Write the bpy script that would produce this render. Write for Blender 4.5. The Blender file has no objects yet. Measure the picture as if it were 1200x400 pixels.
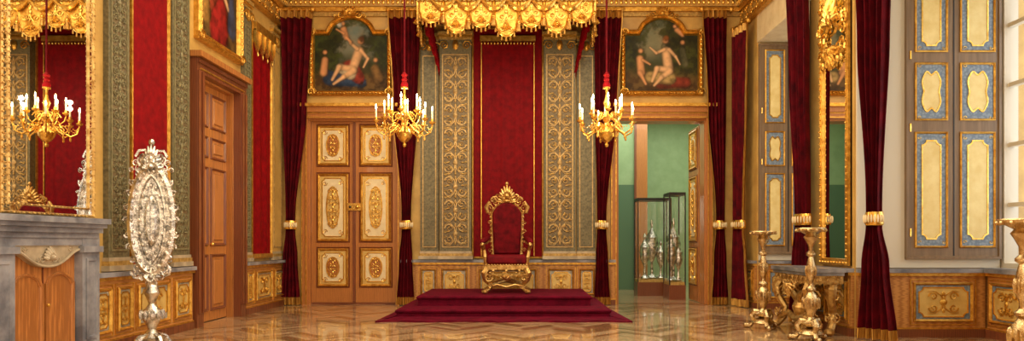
import bpy, bmesh, math, random
import numpy as np
from mathutils import Vector, Matrix
random.seed(7)
pi=math.pi
def C(r,g,b):
    def l(x):
        x/=255.0
        return x/12.92 if x<=0.04045 else ((x+0.055)/1.055)**2.4
    return (l(r),l(g),l(b),1)

# ------------------------------------------------------------ materials
def M(name,c1,c2=None,rough=.5,metal=0,scale=8,kind='noise',bump=0,stretch=(1,1,1),sheen=0,ramp=(.35,.65),emit=0,bscale=None,coat=0):
    m=bpy.data.materials.new(name); m.use_nodes=True
    nt=m.node_tree; N=nt.nodes; L=nt.links
    p=N['Principled BSDF']
    p.inputs['Base Color'].default_value=c1
    p.inputs['Roughness'].default_value=rough
    p.inputs['Metallic'].default_value=metal
    p.inputs['Sheen Weight'].default_value=sheen
    p.inputs['Coat Weight'].default_value=coat
    if sheen:
        p.inputs['Specular IOR Level'].default_value=.15
        p.inputs['Sheen Roughness'].default_value=.35
        p.inputs['Sheen Tint'].default_value=(c1[0]*3+.1,c1[1]*2,c1[2]*2,1)
    tc=N.new('ShaderNodeTexCoord'); mp=N.new('ShaderNodeMapping')
    mp.inputs['Scale'].default_value=stretch
    L.new(tc.outputs['Object'],mp.inputs['Vector'])
    def tex(sc):
        if kind=='voronoi':
            t=N.new('ShaderNodeTexVoronoi'); t.inputs['Scale'].default_value=sc; o=t.outputs['Distance']
        elif kind=='wave':
            t=N.new('ShaderNodeTexWave'); t.inputs['Scale'].default_value=sc; t.inputs['Distortion'].default_value=5; t.inputs['Detail'].default_value=4; t.inputs['Detail Scale'].default_value=2; o=t.outputs['Fac']
        elif kind=='magic':
            t=N.new('ShaderNodeTexMagic'); t.turbulence_depth=4; t.inputs['Scale'].default_value=sc; t.inputs['Distortion'].default_value=1.6; o=t.outputs['Fac']
        else:
            t=N.new('ShaderNodeTexNoise'); t.inputs['Scale'].default_value=sc; t.inputs['Detail'].default_value=6; t.inputs['Roughness'].default_value=.6; o=t.outputs['Fac']
        L.new(mp.outputs[0],t.inputs['Vector']); return o
    o=tex(scale)
    if c2 is not None:
        r=N.new('ShaderNodeValToRGB')
        r.color_ramp.elements[0].position=ramp[0]; r.color_ramp.elements[0].color=c1
        r.color_ramp.elements[1].position=ramp[1]; r.color_ramp.elements[1].color=c2
        L.new(o,r.inputs[0]); L.new(r.outputs[0],p.inputs['Base Color'])
    if bump:
        b=N.new('ShaderNodeBump'); b.inputs['Strength'].default_value=bump; b.inputs['Distance'].default_value=.02
        L.new(tex(bscale) if bscale else o,b.inputs['Height']); L.new(b.outputs[0],p.inputs['Normal'])
    if emit:
        p.inputs['Emission Color'].default_value=c1; p.inputs['Emission Strength'].default_value=emit
    return m
gold=M('gold_leaf',C(234,188,88),C(190,134,48),rough=.32,metal=.8,scale=14,bump=.4,bscale=40)
goldb=M('gold_bright',C(252,216,118),C(226,170,70),rough=.24,metal=.85,scale=20)
goldt=M('gold_antique',C(228,194,122),C(170,128,66),rough=.34,metal=.85,scale=16,bump=.4,bscale=40)
giltm=M('gilt_matte',C(206,172,98),C(156,122,62),rough=.5,metal=.35,scale=25,bump=.3)
orngrey=M('stone_relief_gilt',C(204,172,112),C(156,128,80),rough=.45,metal=.3,scale=22,bump=.3)
orngreen=M('stone_relief_green',C(142,134,96),C(108,102,72),rough=.5,scale=22,bump=.3)
wood=M('wood_honey',C(192,126,64),C(152,94,44),rough=.36,scale=3,kind='wave',stretch=(6,6,.5),ramp=(.1,.95),coat=.3)
woodd=M('wood_dark',C(132,74,44),C(100,52,30),rough=.35,scale=3,kind='wave',stretch=(6,6,.5),ramp=(.1,.95),coat=.3)
wooddado=M('wood_dado',C(198,140,74),C(166,108,52),rough=.4,scale=3,kind='wave',stretch=(1,1,8),ramp=(.1,.95),coat=.2)
velvet=M('velvet_red',C(98,2,18),C(58,0,9),rough=.8,scale=5,sheen=.12)
velvetb=M('velvet_throne',C(112,6,20),C(76,2,12),rough=.7,scale=9,sheen=.12)
carpet=M('carpet_red',C(108,6,38),C(70,2,22),rough=.95,scale=7,sheen=.1,bump=.5,ramp=(.3,.7),bscale=30)
damask=M('damask_red',C(140,3,14),C(112,0,9),rough=.7,scale=9,sheen=.06,bump=.15,bscale=30)
damaskc=M('damask_crimson',C(122,2,14),C(96,0,8),rough=.7,scale=9,sheen=.06)
stone=M('stone_greygreen',C(124,116,84),C(86,80,58),rough=.5,scale=26,ramp=(.35,.65),bump=.3)
stoneo=M('stone_ornate',C(124,106,72),C(92,80,56),rough=.5,scale=28,bump=.5)
ochre=M('ochre_marble',C(216,178,100),C(180,140,72),rough=.4,scale=3,ramp=(.3,.7))
marble=M('marble_grey',C(156,156,160),C(100,102,110),rough=.28,scale=2.6,ramp=(.4,.62))
marblel=M('marble_beige',C(196,180,150),C(155,140,115),rough=.45,scale=5,bump=.3)
cream=M('cream_paint',C(236,222,184),C(220,203,160),rough=.45,scale=6)
creamy=M('cream_yellow',C(240,222,156),C(226,202,128),rough=.45,scale=6)
creamg=M('cream_gold',C(226,196,120),C(206,170,92),rough=.4,scale=6,metal=.2)
white=M('white_paint',C(214,206,186),rough=.45)
bluegrey=M('blue_grey_paint',C(138,154,170),C(108,126,146),rough=.45,scale=30,kind='voronoi')
greyf=M('grey_field',C(186,180,160),C(140,136,122),rough=.45,scale=14)
greige=M('greige_paint',C(138,114,86),C(118,96,70),rough=.45,scale=3,stretch=(8,8,.6))
silver=M('silver',C(236,232,222),C(118,114,104),rough=.26,metal=1,scale=16,bump=.45,bscale=35,ramp=(.42,.68))
silverg=M('silver_gilt',C(232,212,165),C(170,138,90),rough=.25,metal=1,scale=12,bump=.4,bscale=35)
mirror=M('mirror_glass',(.86,.86,.84,1),rough=.01,metal=1)
candlem=M('candle_wax',C(245,235,205),rough=.5)
flame=M('flame',(1,.72,.32,1),emit=45)
dark=M('dark_metal',C(30,26,22),rough=.4)
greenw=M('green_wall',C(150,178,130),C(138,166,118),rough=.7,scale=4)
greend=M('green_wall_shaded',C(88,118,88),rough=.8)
ceilm=M('ceiling_plaster',C(240,224,178),rough=.7)
fringe=M('gold_fringe',C(225,178,85),C(150,100,38),rough=.4,metal=.5,scale=45,stretch=(1,1,.1),bump=.5)
flo=[M('parquet_%d'%i,c,d,rough=.13,scale=4,stretch=(5,5,1),coat=.5,ramp=(.3,.7)) for i,(c,d) in enumerate([
 (C(196,162,120),C(166,132,92)),(C(218,188,148),C(194,160,118)),(C(160,124,84),C(134,100,64)),(C(206,172,130),C(180,146,106))])]
glass=bpy.data.materials.new('thin_glass'); glass.use_nodes=True
nt=glass.node_tree; nt.nodes.clear()
o=nt.nodes.new('ShaderNodeOutputMaterial'); mx=nt.nodes.new('ShaderNodeMixShader'); t=nt.nodes.new('ShaderNodeBsdfTransparent'); g=nt.nodes.new('ShaderNodeBsdfGlossy')
g.inputs['Roughness'].default_value=.02; mx.inputs[0].default_value=.1
nt.links.new(t.outputs[0],mx.inputs[1]); nt.links.new(g.outputs[0],mx.inputs[2]); nt.links.new(mx.outputs[0],o.inputs[0])
canvasm=bpy.data.materials.new('oil_paint'); canvasm.use_nodes=True
nt=canvasm.node_tree; a=nt.nodes.new('ShaderNodeVertexColor'); a.layer_name='paint'
nt.links.new(a.outputs[0],nt.nodes['Principled BSDF'].inputs['Base Color']); nt.nodes['Principled BSDF'].inputs['Roughness'].default_value=.5; nt.nodes['Principled BSDF'].inputs['Specular IOR Level'].default_value=.2

# ------------------------------------------------------------ mesh builder
def FB(y): return Matrix(((1,0,0,0),(0,0,-1,y),(0,1,0,0),(0,0,0,1)))
def FL(x): return Matrix(((0,0,1,x),(1,0,0,0),(0,1,0,0),(0,0,0,1)))
def FR(x): return Matrix(((0,0,-1,x),(1,0,0,0),(0,1,0,0),(0,0,0,1)))
class B:
    def __init__(s,name,M0=None):
        s.name=name; s.v=[]; s.f=[]; s.m=[]; s.mats=[]; s.M=M0 or Matrix.Identity(4)
    def add(s,vs,fs,mat):
        if mat not in s.mats: s.mats.append(mat)
        k=s.mats.index(mat); b=len(s.v)
        s.v+= [tuple(s.M@Vector(p)) for p in vs]
        s.f+= [tuple(i+b for i in f) for f in fs]; s.m+=[k]*len(fs)
    def box(s,x0,x1,y0,y1,z0,z1,mat):
        v=[(x,y,z) for x in (x0,x1) for y in (y0,y1) for z in (z0,z1)]
        s.add(v,[(0,1,3,2),(4,6,7,5),(0,4,5,1),(2,3,7,6),(0,2,6,4),(1,5,7,3)],mat)
    def lathe(s,prof,c,mat,n=16,axis='z',sx=1,sy=1):
        vs=[];fs=[]
        for r,z in prof:
            for i in range(n):
                a=2*pi*i/n; x=r*math.cos(a)*sx; y=r*math.sin(a)*sy
                if axis=='z': vs.append((c[0]+x,c[1]+y,c[2]+z))
                else: vs.append((c[0]+x,c[1]+z,c[2]+y))
        k=len(prof)
        for j in range(k-1):
            for i in range(n):
                i2=(i+1)%n
                fs.append((j*n+i,j*n+i2,(j+1)*n+i2,(j+1)*n+i))
        fs.append(tuple(range(n))); fs.append(tuple((k-1)*n+i for i in range(n)))
        s.add(vs,fs,mat)
    def ball(s,c,r,mat,n=8,m=5):
        if not hasattr(r,'__len__'): r=(r,r,r)
        vs=[];fs=[]
        for j in range(m+1):
            ph=pi*j/m; q=max(math.sin(ph),.02)
            for i in range(n):
                a=2*pi*i/n
                vs.append((c[0]+r[0]*q*math.cos(a),c[1]+r[1]*q*math.sin(a),c[2]+r[2]*math.cos(ph)))
        for j in range(m):
            for i in range(n):
                i2=(i+1)%n; fs.append((j*n+i,j*n+i2,(j+1)*n+i2,(j+1)*n+i))
        s.add(vs,fs,mat)
    def tube(s,pts,rad,mat,n=6,closed=False,flat=1):
        P=[Vector(p) for p in pts]; k=len(P)
        if not hasattr(rad,'__len__'): rad=[rad]*k
        vs=[];fs=[]; nrm=None
        for i in range(k):
            if closed: t=P[(i+1)%k]-P[i-1]
            else: t=P[min(i+1,k-1)]-P[max(i-1,0)]
            if t.length<1e-9: t=Vector((0,0,1))
            t.normalize()
            if nrm is None:
                nrm=t.orthogonal()
            nrm=(nrm-t*nrm.dot(t))
            if nrm.length<1e-6: nrm=t.orthogonal()
            nrm.normalize(); bn=t.cross(nrm)
            for j in range(n):
                a=2*pi*j/n
                vs.append(P[i]+nrm*rad[i]*math.cos(a)+bn*rad[i]*math.sin(a))
        for i in range(k if closed else k-1):
            for j in range(n):
                j2=(j+1)%n; i2=(i+1)%k
                fs.append((i*n+j,i*n+j2,i2*n+j2,i2*n+j))
        if not closed:
            fs.append(tuple(range(n))); fs.append(tuple((k-1)*n+j for j in range(n)))
        s.add(vs,fs,mat)
    def mold(s,out,prof,mat,fill=None):
        k=len(out); ar=sum(out[i][0]*out[(i+1)%k][1]-out[(i+1)%k][0]*out[i][1] for i in range(k))
        sg=1 if ar>0 else -1
        dirs=[]
        for i in range(k):
            a=Vector(out[i-1]);b=Vector(out[i]);c=Vector(out[(i+1)%k])
            e1=(b-a).normalized(); e2=(c-b).normalized()
            n1=Vector((-e1.y,e1.x))*sg; n2=Vector((-e2.y,e2.x))*sg
            h=(n1+n2)
            h=h.normalized() if h.length>1e-6 else n1
            dirs.append(h/max(.4,h.dot(n1)))
        vs=[];fs=[]
        for d,w in prof:
            for i in range(k):
                vs.append((out[i][0]+dirs[i].x*d,out[i][1]+dirs[i].y*d,w))
        for j in range(len(prof)-1):
            for i in range(k):
                i2=(i+1)%k; fs.append((j*k+i,j*k+i2,(j+1)*k+i2,(j+1)*k+i))
        s.add(vs,fs,mat)
        if fill:
            s.add(vs[-k:],[tuple(range(k))],fill)
    def done(s,parent=None,ang=35,origin=True):
        me=bpy.data.meshes.new(s.name)
        arr=np.array(s.v); off=Vector((0,0,0))
        if origin:
            off=Vector(((arr[:,0].min()+arr[:,0].max())/2,(arr[:,1].min()+arr[:,1].max())/2,arr[:,2].min()))
            arr=arr-np.array(off)
        me.from_pydata([tuple(p) for p in arr],[],s.f)
        for m in s.mats: me.materials.append(m)
        me.polygons.foreach_set('material_index',s.m)
        bm=bmesh.new(); bm.from_mesh(me); bmesh.ops.recalc_face_normals(bm,faces=bm.faces); bm.to_mesh(me); bm.free()
        me.polygons.foreach_set('use_smooth',[True]*len(me.polygons))
        me.set_sharp_from_angle(angle=math.radians(ang))
        ob=bpy.data.objects.new(s.name,me); bpy.context.scene.collection.objects.link(ob)
        ob.location=off
        if parent: ob.parent=parent
        return ob
def empty(name):
    e=bpy.data.objects.new(name,None); bpy.context.scene.collection.objects.link(e); return e

# outlines
def rect(u0,u1,v0,v1): return [(u0,v0),(u1,v0),(u1,v1),(u0,v1)]
def oval(cu,cv,ru,rv,n=28): return [(cu+ru*math.cos(2*pi*i/n),cv+rv*math.sin(2*pi*i/n)) for i in range(n)]
def archrect(u0,u1,v0,v1,rise,sh=.2,n=14):
    o=[(u0,v0),(u1,v0),(u1,v1)]
    a0=u1-(u1-u0)*sh; b0=u0+(u1-u0)*sh
    o.append((a0,v1))
    for i in range(1,n):
        t=i/n; o.append((a0+(b0-a0)*t, v1+rise*math.sin(pi*t)**.6))
    o.append((b0,v1)); o.append((u0,v1)); return o
def notch(u0,u1,v0,v1,r,n=4):
    o=[]
    for (cx,cy,a0) in ((u1,v0,pi),(u1,v1,-pi/2),(u0,v1,0),(u0,v0,pi/2)):
        for i in range(n+1):
            a=a0-pi/2*i/n
            o.append((cx+r*math.cos(a),cy+r*math.sin(a)))
    return o
def cartouche(cu,cv,ru,rv,n=40):
    o=[]
    for i in range(n):
        a=2*pi*i/n; k=1-.14*math.cos(4*a+pi)*-1-.05*math.cos(8*a)
        o.append((cu+ru*k*math.cos(a),cv+rv*k*math.sin(a)))
    return o
# ornaments
def spiral(b,c,R,a,turns,d,mat,w,r0=None,n=11):
    r0=r0 or R*.17
    pts=[];rr=[]
    for i in range(n):
        s_=i/(n-1); th=a+d*2*pi*turns*s_; r=R*(1-.78*s_)
        pts.append((c[0]+r*math.cos(th),c[1]+r*math.sin(th),w)); rr.append(r0*(1-.5*s_))
    b.tube(pts,rr,mat,n=4)
    b.ball((pts[-1][0],pts[-1][1],w),r0*1.1,mat,6,4)
def cell(b,cu,cv,hu,hv,w,mat):
    R=min(hu,hv)*.5
    for sx in (-1,1):
        for sy in (-1,1):
            spiral(b,(cu+sx*(hu*.52),cv+sy*hv*.48),R*.8,pi/2*(1-sx)+0,1.2,sx*sy,mat,w)
            b.tube([(cu,cv+sy*hv*.05,w),(cu+sx*hu*.1,cv+sy*hv*.55,w),(cu+sx*hu*.45,cv+sy*hv*.93,w),(cu+sx*hu*.8,cv+sy*hv*.9,w)],[R*.14,R*.12,R*.09,R*.05],mat,4)
    b.ball((cu,cv,w),(hu*.2,hv*.28,R*.2),mat,8,4)
    for sy in (-1,1):
        b.ball((cu,cv+sy*hv*.72,w),(hu*.1,hv*.22,R*.16),mat,6,4)
def arab(b,u0,u1,v0,v1,w,mat,k=1.15):
    W=u1-u0;H=v1-v0
    nv=max(1,round(H/W/k)); nu=max(1,round(W/H/k))
    for i in range(nu):
        for j in range(nv):
            cell(b,u0+W*(i+.5)/nu,v0+H*(j+.5)/nv,W/nu/2,H/nv/2,w,mat)
def dense(b,u0,u1,v0,v1,w,mat,mat2):
    arab(b,u0,u1,v0,v1,w,mat,k=.95)
    W=u1-u0;H=v1-v0; n=int(H/(W*.24)); 
    for j in range(n):
        v=v0+H*(j+.5)/n
        for sx in (-1,1):
            spiral(b,((u0+u1)/2+sx*W*.43,v),W*.06,0,1.2,sx*(-1)**j,mat2,w,r0=W*.016)
            if j%2: b.ball(((u0+u1)/2+sx*W*.2,v,w),(W*.04,W*.085,.016),mat2,6,4)
            else: b.ball(((u0+u1)/2+sx*W*.31,v,w),(W*.08,W*.035,.014),mat2,6,4)
        b.ball(((u0+u1)/2,v,w),(W*.045,W*.055,.018),mat2,6,4)
def beads(b,out,sp,r,w,mat):
    k=len(out)
    for i in range(k):
        a=Vector(out[i]);c=Vector(out[(i+1)%k]); n=max(1,int((c-a).length/sp))
        for j in range(n):
            p=a+(c-a)*(j/n); b.ball((p.x,p.y,w),r,mat,6,4)
def leafrow(b,u0,u1,v,w,h,sp,mat,flip=-1):
    n=max(1,int((u1-u0)/sp)); s_=(u1-u0)/n
    for i in range(n):
        u=u0+s_*(i+.5)
        b.ball((u,v+flip*h*.5,w),(s_*.36,h*.5,.03),mat,6,4)
def gpanel(b,u0,u1,v0,v1,w,fw,field,orn=giltm,inner=True):
    b.mold(rect(u0,u1,v0,v1),[(0,w),(0,w+.02),(fw*.4,w+.035),(fw,w+.012),(fw,w+.004)],gold,field)
    g=fw*1.6
    if orn: arab(b,u0+g,u1-g,v0+g,v1-g,w+.014,orn)
def crest(b,cu,cv,w,sx,sy,mat):
    for i in range(-4,5):
        a=pi/2-i*.33; L=sy*(1-.06*abs(i))
        p=[(cu+.12*sx*math.cos(a),cv+.05*sy,w),(cu+sx*.5*math.cos(a),cv+L*.55*math.sin(a),w+.03),(cu+sx*.75*math.cos(a),cv+L*math.sin(a),w+.01)]
        b.tube(p,[.05*abs(sy)+.01,.1*abs(sy)+.008,.03*abs(sy)+.005],mat,6)
    b.ball((cu,cv+.18*sy,w+.03),(sx*.22,abs(sy)*.22,.04),mat,10,6)
    for d in (-1,1):
        spiral(b,(cu+d*sx*.75,cv+.12*sy),abs(sy)*.35,pi/2*(1-d)+pi,1.4,d,mat,w,r0=abs(sy)*.07)
        spiral(b,(cu+d*sx*1.2,cv-.05*sy),abs(sy)*.22,pi/2*(1-d)+pi,1.3,-d,mat,w,r0=abs(sy)*.05)

YB=13.0; XL=-4.6; XR=4.12; ZC=6.4
# ------------------------------------------------------------ floor
b=B('floor')
Wd=.1;n=6;ca=math.cos(pi/4);g=.002
for i in range(-250,330):
    for j in range(-30,32):
        for kind in (0,1):
            ox=i+j*n; oy=i-j*n
            r=(ox,ox+n,oy,oy+1) if kind==0 else (ox,ox+1,oy+1,oy+1+n)
            cx=(r[0]+r[1])/2*Wd;cy=(r[2]+r[3])/2*Wd
            X=(cx-cy)*ca; Y=(cx+cy)*ca
            if not(-4.75<X<5.9 and -2.9<Y<13.1): continue
            q=[(r[0]*Wd+g,r[2]*Wd+g),(r[1]*Wd-g,r[2]*Wd+g),(r[1]*Wd-g,r[3]*Wd-g),(r[0]*Wd+g,r[3]*Wd-g)]
            vs=[((x-y)*ca,(x+y)*ca,0) for x,y in q]
            b.add(vs,[(0,1,2,3)],random.choice(flo if kind else flo[1:]))
b.box(-5.0,6.2,-3.2,13.3,-.2,-.002,woodd)
b.done(origin=False)
b=B('ceiling'); b.box(-5.0,6.4,-3.3,13.4,ZC,ZC+.2,ceilm); b.done()

# ------------------------------------------------------------ walls
DL=(-4.08,-2.40); DR=(1.74,3.42); DH=3.5
b=B('wall_back')
b.box(-5.0,DL[0],YB,YB+.35,0,ZC,ochre); b.box(DL[1],DR[0],YB,YB+.35,0,ZC,ochre); b.box(DR[1],6.4,YB,YB+.35,0,ZC,ochre)
b.box(DL[0],DL[1],YB,YB+.35,DH,ZC,ochre); b.box(DR[0],DR[1],YB,YB+.35,DH,ZC,ochre)
b.box(DL[0]-.2,DL[1]+.2,YB+.36,YB+.4,-.1,DH+.2,woodd)
b.done()
b=B('wall_left')
b.box(-5.0,XL,-3.2,9.6,0,ZC,ochre); b.box(-5.0,XL,10.86,YB,0,ZC,ochre); b.box(-5.0,XL,9.6,10.86,3.55,ZC,ochre); b.box(-5.0,-4.95,9.6,10.86,0,3.55,woodd)
b.done()
b=B('wall_front'); b.box(-5.0,6.4,-3.3,-3.2,0,ZC,ochre); b.done()
NI=[(9.9,12.2),(5.5,8.6),(1.0,4.0)]; XW=6.0; NH=4.72
b=B('wall_right')
ys=[-3.2,1.0,4.0,5.5,8.6,9.9,12.2,YB]
for i in range(0,8,2): b.box(XR,XW+.4,ys[i],ys[i+1],0,ZC,ochre)
for y0,y1 in NI:
    b.box(XR,XW+.4,y0,y1,NH,ZC,cream)
    b.box(5.75,XW+.4,y0,y1,0,.80,wooddado)
b.done()
# windows
for wi,(y0,y1) in enumerate(NI):
    b=B('window_%d'%(wi+1),FR(XW))
    b.mold(rect(y0,y1,.84,NH),[(0,-.1),(0,.06),(.08,.06),(.1,-.04),(.1,-.1)],white)
    w=y1-y0; yc=(y0+y1)/2
    b.box(yc-.06,yc+.06,.9,NH-.1,-.06,.05,white)
    for k in range(1,5):
        for a0 in (y0+.1,yc):
            b.box(a0,a0+w/2-.1,.9+k*.74-.025,.9+k*.74+.025,-.05,.03,white)
    for a0 in (y0+.1+(w/2-.1)/3, y0+.1+(w/2-.1)*2/3, yc+(w/2-.1)/3,yc+(w/2-.1)*2/3): b.box(a0-.018,a0+.018,.9,NH-.1,-.05,.032,white)
    b.add([(y0+.1,.94,-.02),(y1-.1,.94,-.02),(y1-.1,NH-.1,-.02),(y0+.1,NH-.1,-.02)],[(0,1,2,3)],glass)
    b.box(y0,y1,.80,.86,-.1,.30,marble)
    b.done()
# reveals: shutters facing into the niche, both sides
def shutters(name,yface,sgn,cols,rows,jamb):
    Mx=Matrix(((1,0,0,0),(0,0,-sgn,yface),(0,1,0,0),(0,0,0,1)))
    b=B(name,Mx)
    b.box(XR+.02,XW-.08,.86,NH-.02,0,.03,white)
    b.box(cols[0][0]-.1,XW-.1,.98,NH-.05,.03,.06,greige)
    b.mold(rect(cols[0][0]-.11,XW-.09,.97,NH-.04),[(0,.03),(0,.08),(.03,.08),(.04,.06)],greige)
    for (u0,u1) in cols:
        for k,(v0,v1) in enumerate(rows):
            b.mold(rect(u0,u1,v0,v1),[(0,.06),(0,.075),(.012,.085),(.025,.07),(.025,.062)],gold,bluegrey)
            cu=(u0+u1)/2;cv=(v0+v1)/2;ru=(u1-u0)/2;rv=(v1-v0)/2
            if rv/ru<2.2: out=cartouche(cu,cv,ru*.62,rv*.74)
            else: out=notch(cu-ru*.6,cu+ru*.6,cv-rv*.86,cv+rv*.86,ru*.28)
            b.mold(out,[(0,.063),(0,.072),(.018,.072),(.018,.066)],goldb,creamy)
            for sx in (-1,1):
                for sy in (-1,1):
                    spiral(b,(cu+sx*ru*.74,cv+sy*rv*.9),ru*.11,0,1,sx*sy,goldb,.068)
    for i in range(len(cols)-1):
        um=(cols[i][1]+cols[i+1][0])/2; b.box(um-.008,um+.008,1.0,NH-.08,.06,.064,dark)
    for v in (1.3,2.6,3.5): b.lathe([(.012,-.05),(.012,.05)],(cols[0][0]-.06,v,.075),goldb,8,axis='v')
    b.done()
shutters('window_shutter',8.6,1,[(4.84,5.25),(5.40,5.84)],[(1.11,2.55),(2.69,3.41),(3.54,4.58)],0)
shutters('window_shutter',12.2,1,[(4.24,4.59),(4.71,5.05),(5.17,5.5),(5.6,5.88)],[(1.11,2.4),(2.52,3.14),(3.28,4.58)],0)
shutters('window_shutter',9.9,-1,[(4.24,4.59),(4.71,5.05),(5.17,5.5)],[(1.11,2.4),(2.52,3.14),(3.28,4.58)],0)
shutters('window_shutter',5.5,-1,[(4.84,5.25),(5.40,5.84)],[(1.11,2.55),(2.69,3.41),(3.54,4.58)],0)
# dado helper
def dado(b,u0,u1,panels,h=.80,field=bluegrey,t=.06,field2=None):
    b.box(u0,u1,.12,h-.04,0,t,wooddado)
    b.box(u0,u1,0,.10,0,t+.03,woodd); b.box(u0,u1,.10,.12,0,t+.02,gold)
    b.box(u0,u1,h,h+.05,-.0,t+.06,marble); b.box(u0,u1,h-.04,h,0,t+.035,gold)
    for p in panels:
        b.mold(rect(p[0]-.04,p[1]+.04,.15,.72),[(0,t),(0,t+.012),(.012,t+.012),(.012,t)],gold)
        b.mold(rect(p[0],p[1],.19,.68),[(0,t),(0,t+.02),(.014,t+.035),(.035,t+.012),(.035,t+.004)],gold,field)
        cu=(p[0]+p[1])/2; cv=.435; ru=(p[1]-p[0])/2-.06; rv=.19
        if ru>.06:
            b.mold(notch(cu-ru,cu+ru,cv-rv,cv+rv,min(ru,rv)*.3),[(0,t+.006),(0,t+.018),(.014,t+.018),(.014,t+.008)],goldb,creamg)
            arab(b,cu-ru*.78,cu+ru*.78,cv-rv*.78,cv+rv*.78,t+.016,gold)
def reveal_dado(name,y,sgn,x0,x1,panels):
    b=B(name,Matrix(((1,0,0,0),(0,0,-sgn,y),(0,1,0,0),(0,0,0,1)))); dado(b,x0,x1,panels); b.done()
reveal_dado('trim_reveal',8.6,1,4.14,5.72,[(4.82,5.56)])
reveal_dado('trim_reveal',12.2,1,4.14,5.72,[(4.3,4.9),(5.0,5.6)])
b=B('trim_parapet',FR(5.75))
for y0,y1 in NI:
    w_=(y1-y0-.2)/3
    dado(b,y0+.02,y1-.1,[(y0+.1+w_*i+.04,y0+.1+w_*(i+1)-.06) for i in range(3)],t=.03)
b.done()
b=B('trim_pier',FR(XR))
for y0,y1 in ((8.6,9.9),(4.0,5.5),(12.2,12.9)):
    m=(y0+y1)/2
    dado(b,y0,y1,[(y0+.1,m-.05),(m+.05,y1-.1)] if y1-y0>1 else [(y0+.1,y1-.1)],t=.04)
b.done()

# wainscot back
b=B('trim_wainscot_back',FB(YB))
dado(b,-2.36,1.70,[(-1.95,-1.66),(-1.56,-1.08),(-.86,.22),(.44,.92),(1.02,1.31)],field=greyf,t=.1)
b.done()
b=B('trim_wainscot_left',FL(XL))
dado(b,7.1,9.36,[(7.2,7.5),(7.62,7.9),(8.02,8.72),(8.88,9.28)],field=greyf,t=.08)
dado(b,11.11,12.98,[(11.18,11.42),(11.55,12.25),(12.4,12.85)],field=greyf,t=.08)
b.done()

# pilasters
def pilaster(name,F,u0,u1,t,orn,z1=5.1,om=orngrey,m=stone):
    b=B(name,F); v0=.86
    b.box(u0,u1,v0,z1,0,t,m)
    e=.035
    for k,(a,h) in enumerate(((0,.06),(.06,.05),(.11,.04))):
        b.box(u0-e+k*.012,u1+e-k*.012,v0+a,v0+a+h,0,t+e-k*.01,(marblel,giltm,marblel)[k])
        b.box(u0-e+k*.012,u1+e-k*.012,z1-a-h,z1-a,0,t+e-k*.01,(giltm,gold,giltm)[k])
    for sx in (-1,1):
        spiral(b,((u0+u1)/2+sx*(u1-u0)*.36,z1-.26),.09,pi/2*(1-sx),1.5,sx,gold,t+.03)
    b.ball(((u0+u1)/2,z1-.25,t+.01),(.06,.1,.04),gold)
    b.mold(rect(u0+.04,u1-.04,v0+.22,z1-.42),[(0,t),(0,t+.012),(.02,t+.012),(.02,t+.002)],om,stoneo if orn else None)
    if orn==2: dense(b,u0+.07,u1-.07,v0+.25,z1-.45,t+.012,om,giltm)
    elif orn: dense(b,u0+.07,u1-.07,v0+.25,z1-.45,t+.008,om,orngreen)
    b.done()
pilaster('trim_pilaster',FB(YB),-1.58,-1.00,.2,2)
pilaster('trim_pilaster',FB(YB),.36,.94,.2,2)
pilaster('trim_pilaster',FB(YB),-1.96,-1.62,.1,0)
pilaster('trim_pilaster',FB(YB),.98,1.32,.1,0)
for a,c in ((7.5,7.9),(8.86,9.32),(11.13,11.42)):
    pilaster('trim_pilaster',FL(XL),a,c,.06,1,z1=5.15,om=orngreen)
pilaster('trim_pilaster',FL(XL),12.42,12.9,.05,0,z1=5.1,m=ochre)

# damask wall hangings
def hanging(name,F,u0,u1,v0,v1,folds=0,w=.03,valance=False,mat=damask,edge=True):
    b=B(name,F); nu=folds*8 or 2; vs=[];fs=[];nv=2
    for j in range(nv):
        for i in range(nu+1):
            s_=i/nu; vs.append((u0+(u1-u0)*s_,v0+(v1-v0)*j,w+(.018*math.sin(2*pi*folds*s_) if folds else 0)))
    for i in range(nu): fs.append((i,i+1,nu+2+i,nu+1+i))
    b.add(vs,fs,mat)
    if edge: b.mold(rect(u0-.02,u1+.02,v0-.02,v1+.02),[(0,0),(0,w+.03),(.02,w+.035),(.03,w)],gold)
    if valance:
        n=max(2,round((u1-u0)/.2)); sw=(u1-u0)/n
        b.box(u0,u1,v1-.12,v1+.02,w,w+.1,gold)
        for i in range(n):
            c=u0+sw*(i+.5)
            out=[(c-sw/2,v1-.1),(c-sw/2,v1-.28),(c,v1-.45),(c+sw/2,v1-.28),(c+sw/2,v1-.1)]
            b.mold(out,[(0,w+.04),(0,w+.09),(.02,w+.1),(.025,w+.08)],goldb,gold)
            b.ball((c,v1-.5,w+.07),(.02,.05,.02),goldb)
        b.box(u0,u1,v0,v0+.06,w,w+.04,fringe)
    b.done()
hanging('damask_hanging',FL(XL),7.97,8.80,.92,5.18,0)
hanging('damask_hanging',FL(XL),11.48,12.36,.92,4.85,3,valance=True)
hanging('damask_hanging',FB(YB),-.97,.33,.9,5.2,0,w=.04,mat=damaskc)
b=B('throne_backcloth',FB(YB))
vs=[];fs=[];nu=64
for j in range(2):
    for i in range(nu+1):
        s_=i/nu; vs.append((-.80+.96*s_,.92+4.05*j,.08+.008*math.sin(2*pi*3*s_)+.004*math.sin(2*pi*8*s_)))
for i in range(nu): fs.append((i,i+1,nu+2+i,nu+1+i))
b.add(vs,fs,damaskc)
b.box(-.84,.20,4.95,5.05,.05,.13,gold); leafrow(b,-.84,.20,4.95,.12,.08,.06,goldb)
b.box(-.822,-.808,.92,4.95,.05,.10,gold); b.box(.168,.182,.92,4.95,.05,.10,gold)
b.done()

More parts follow.
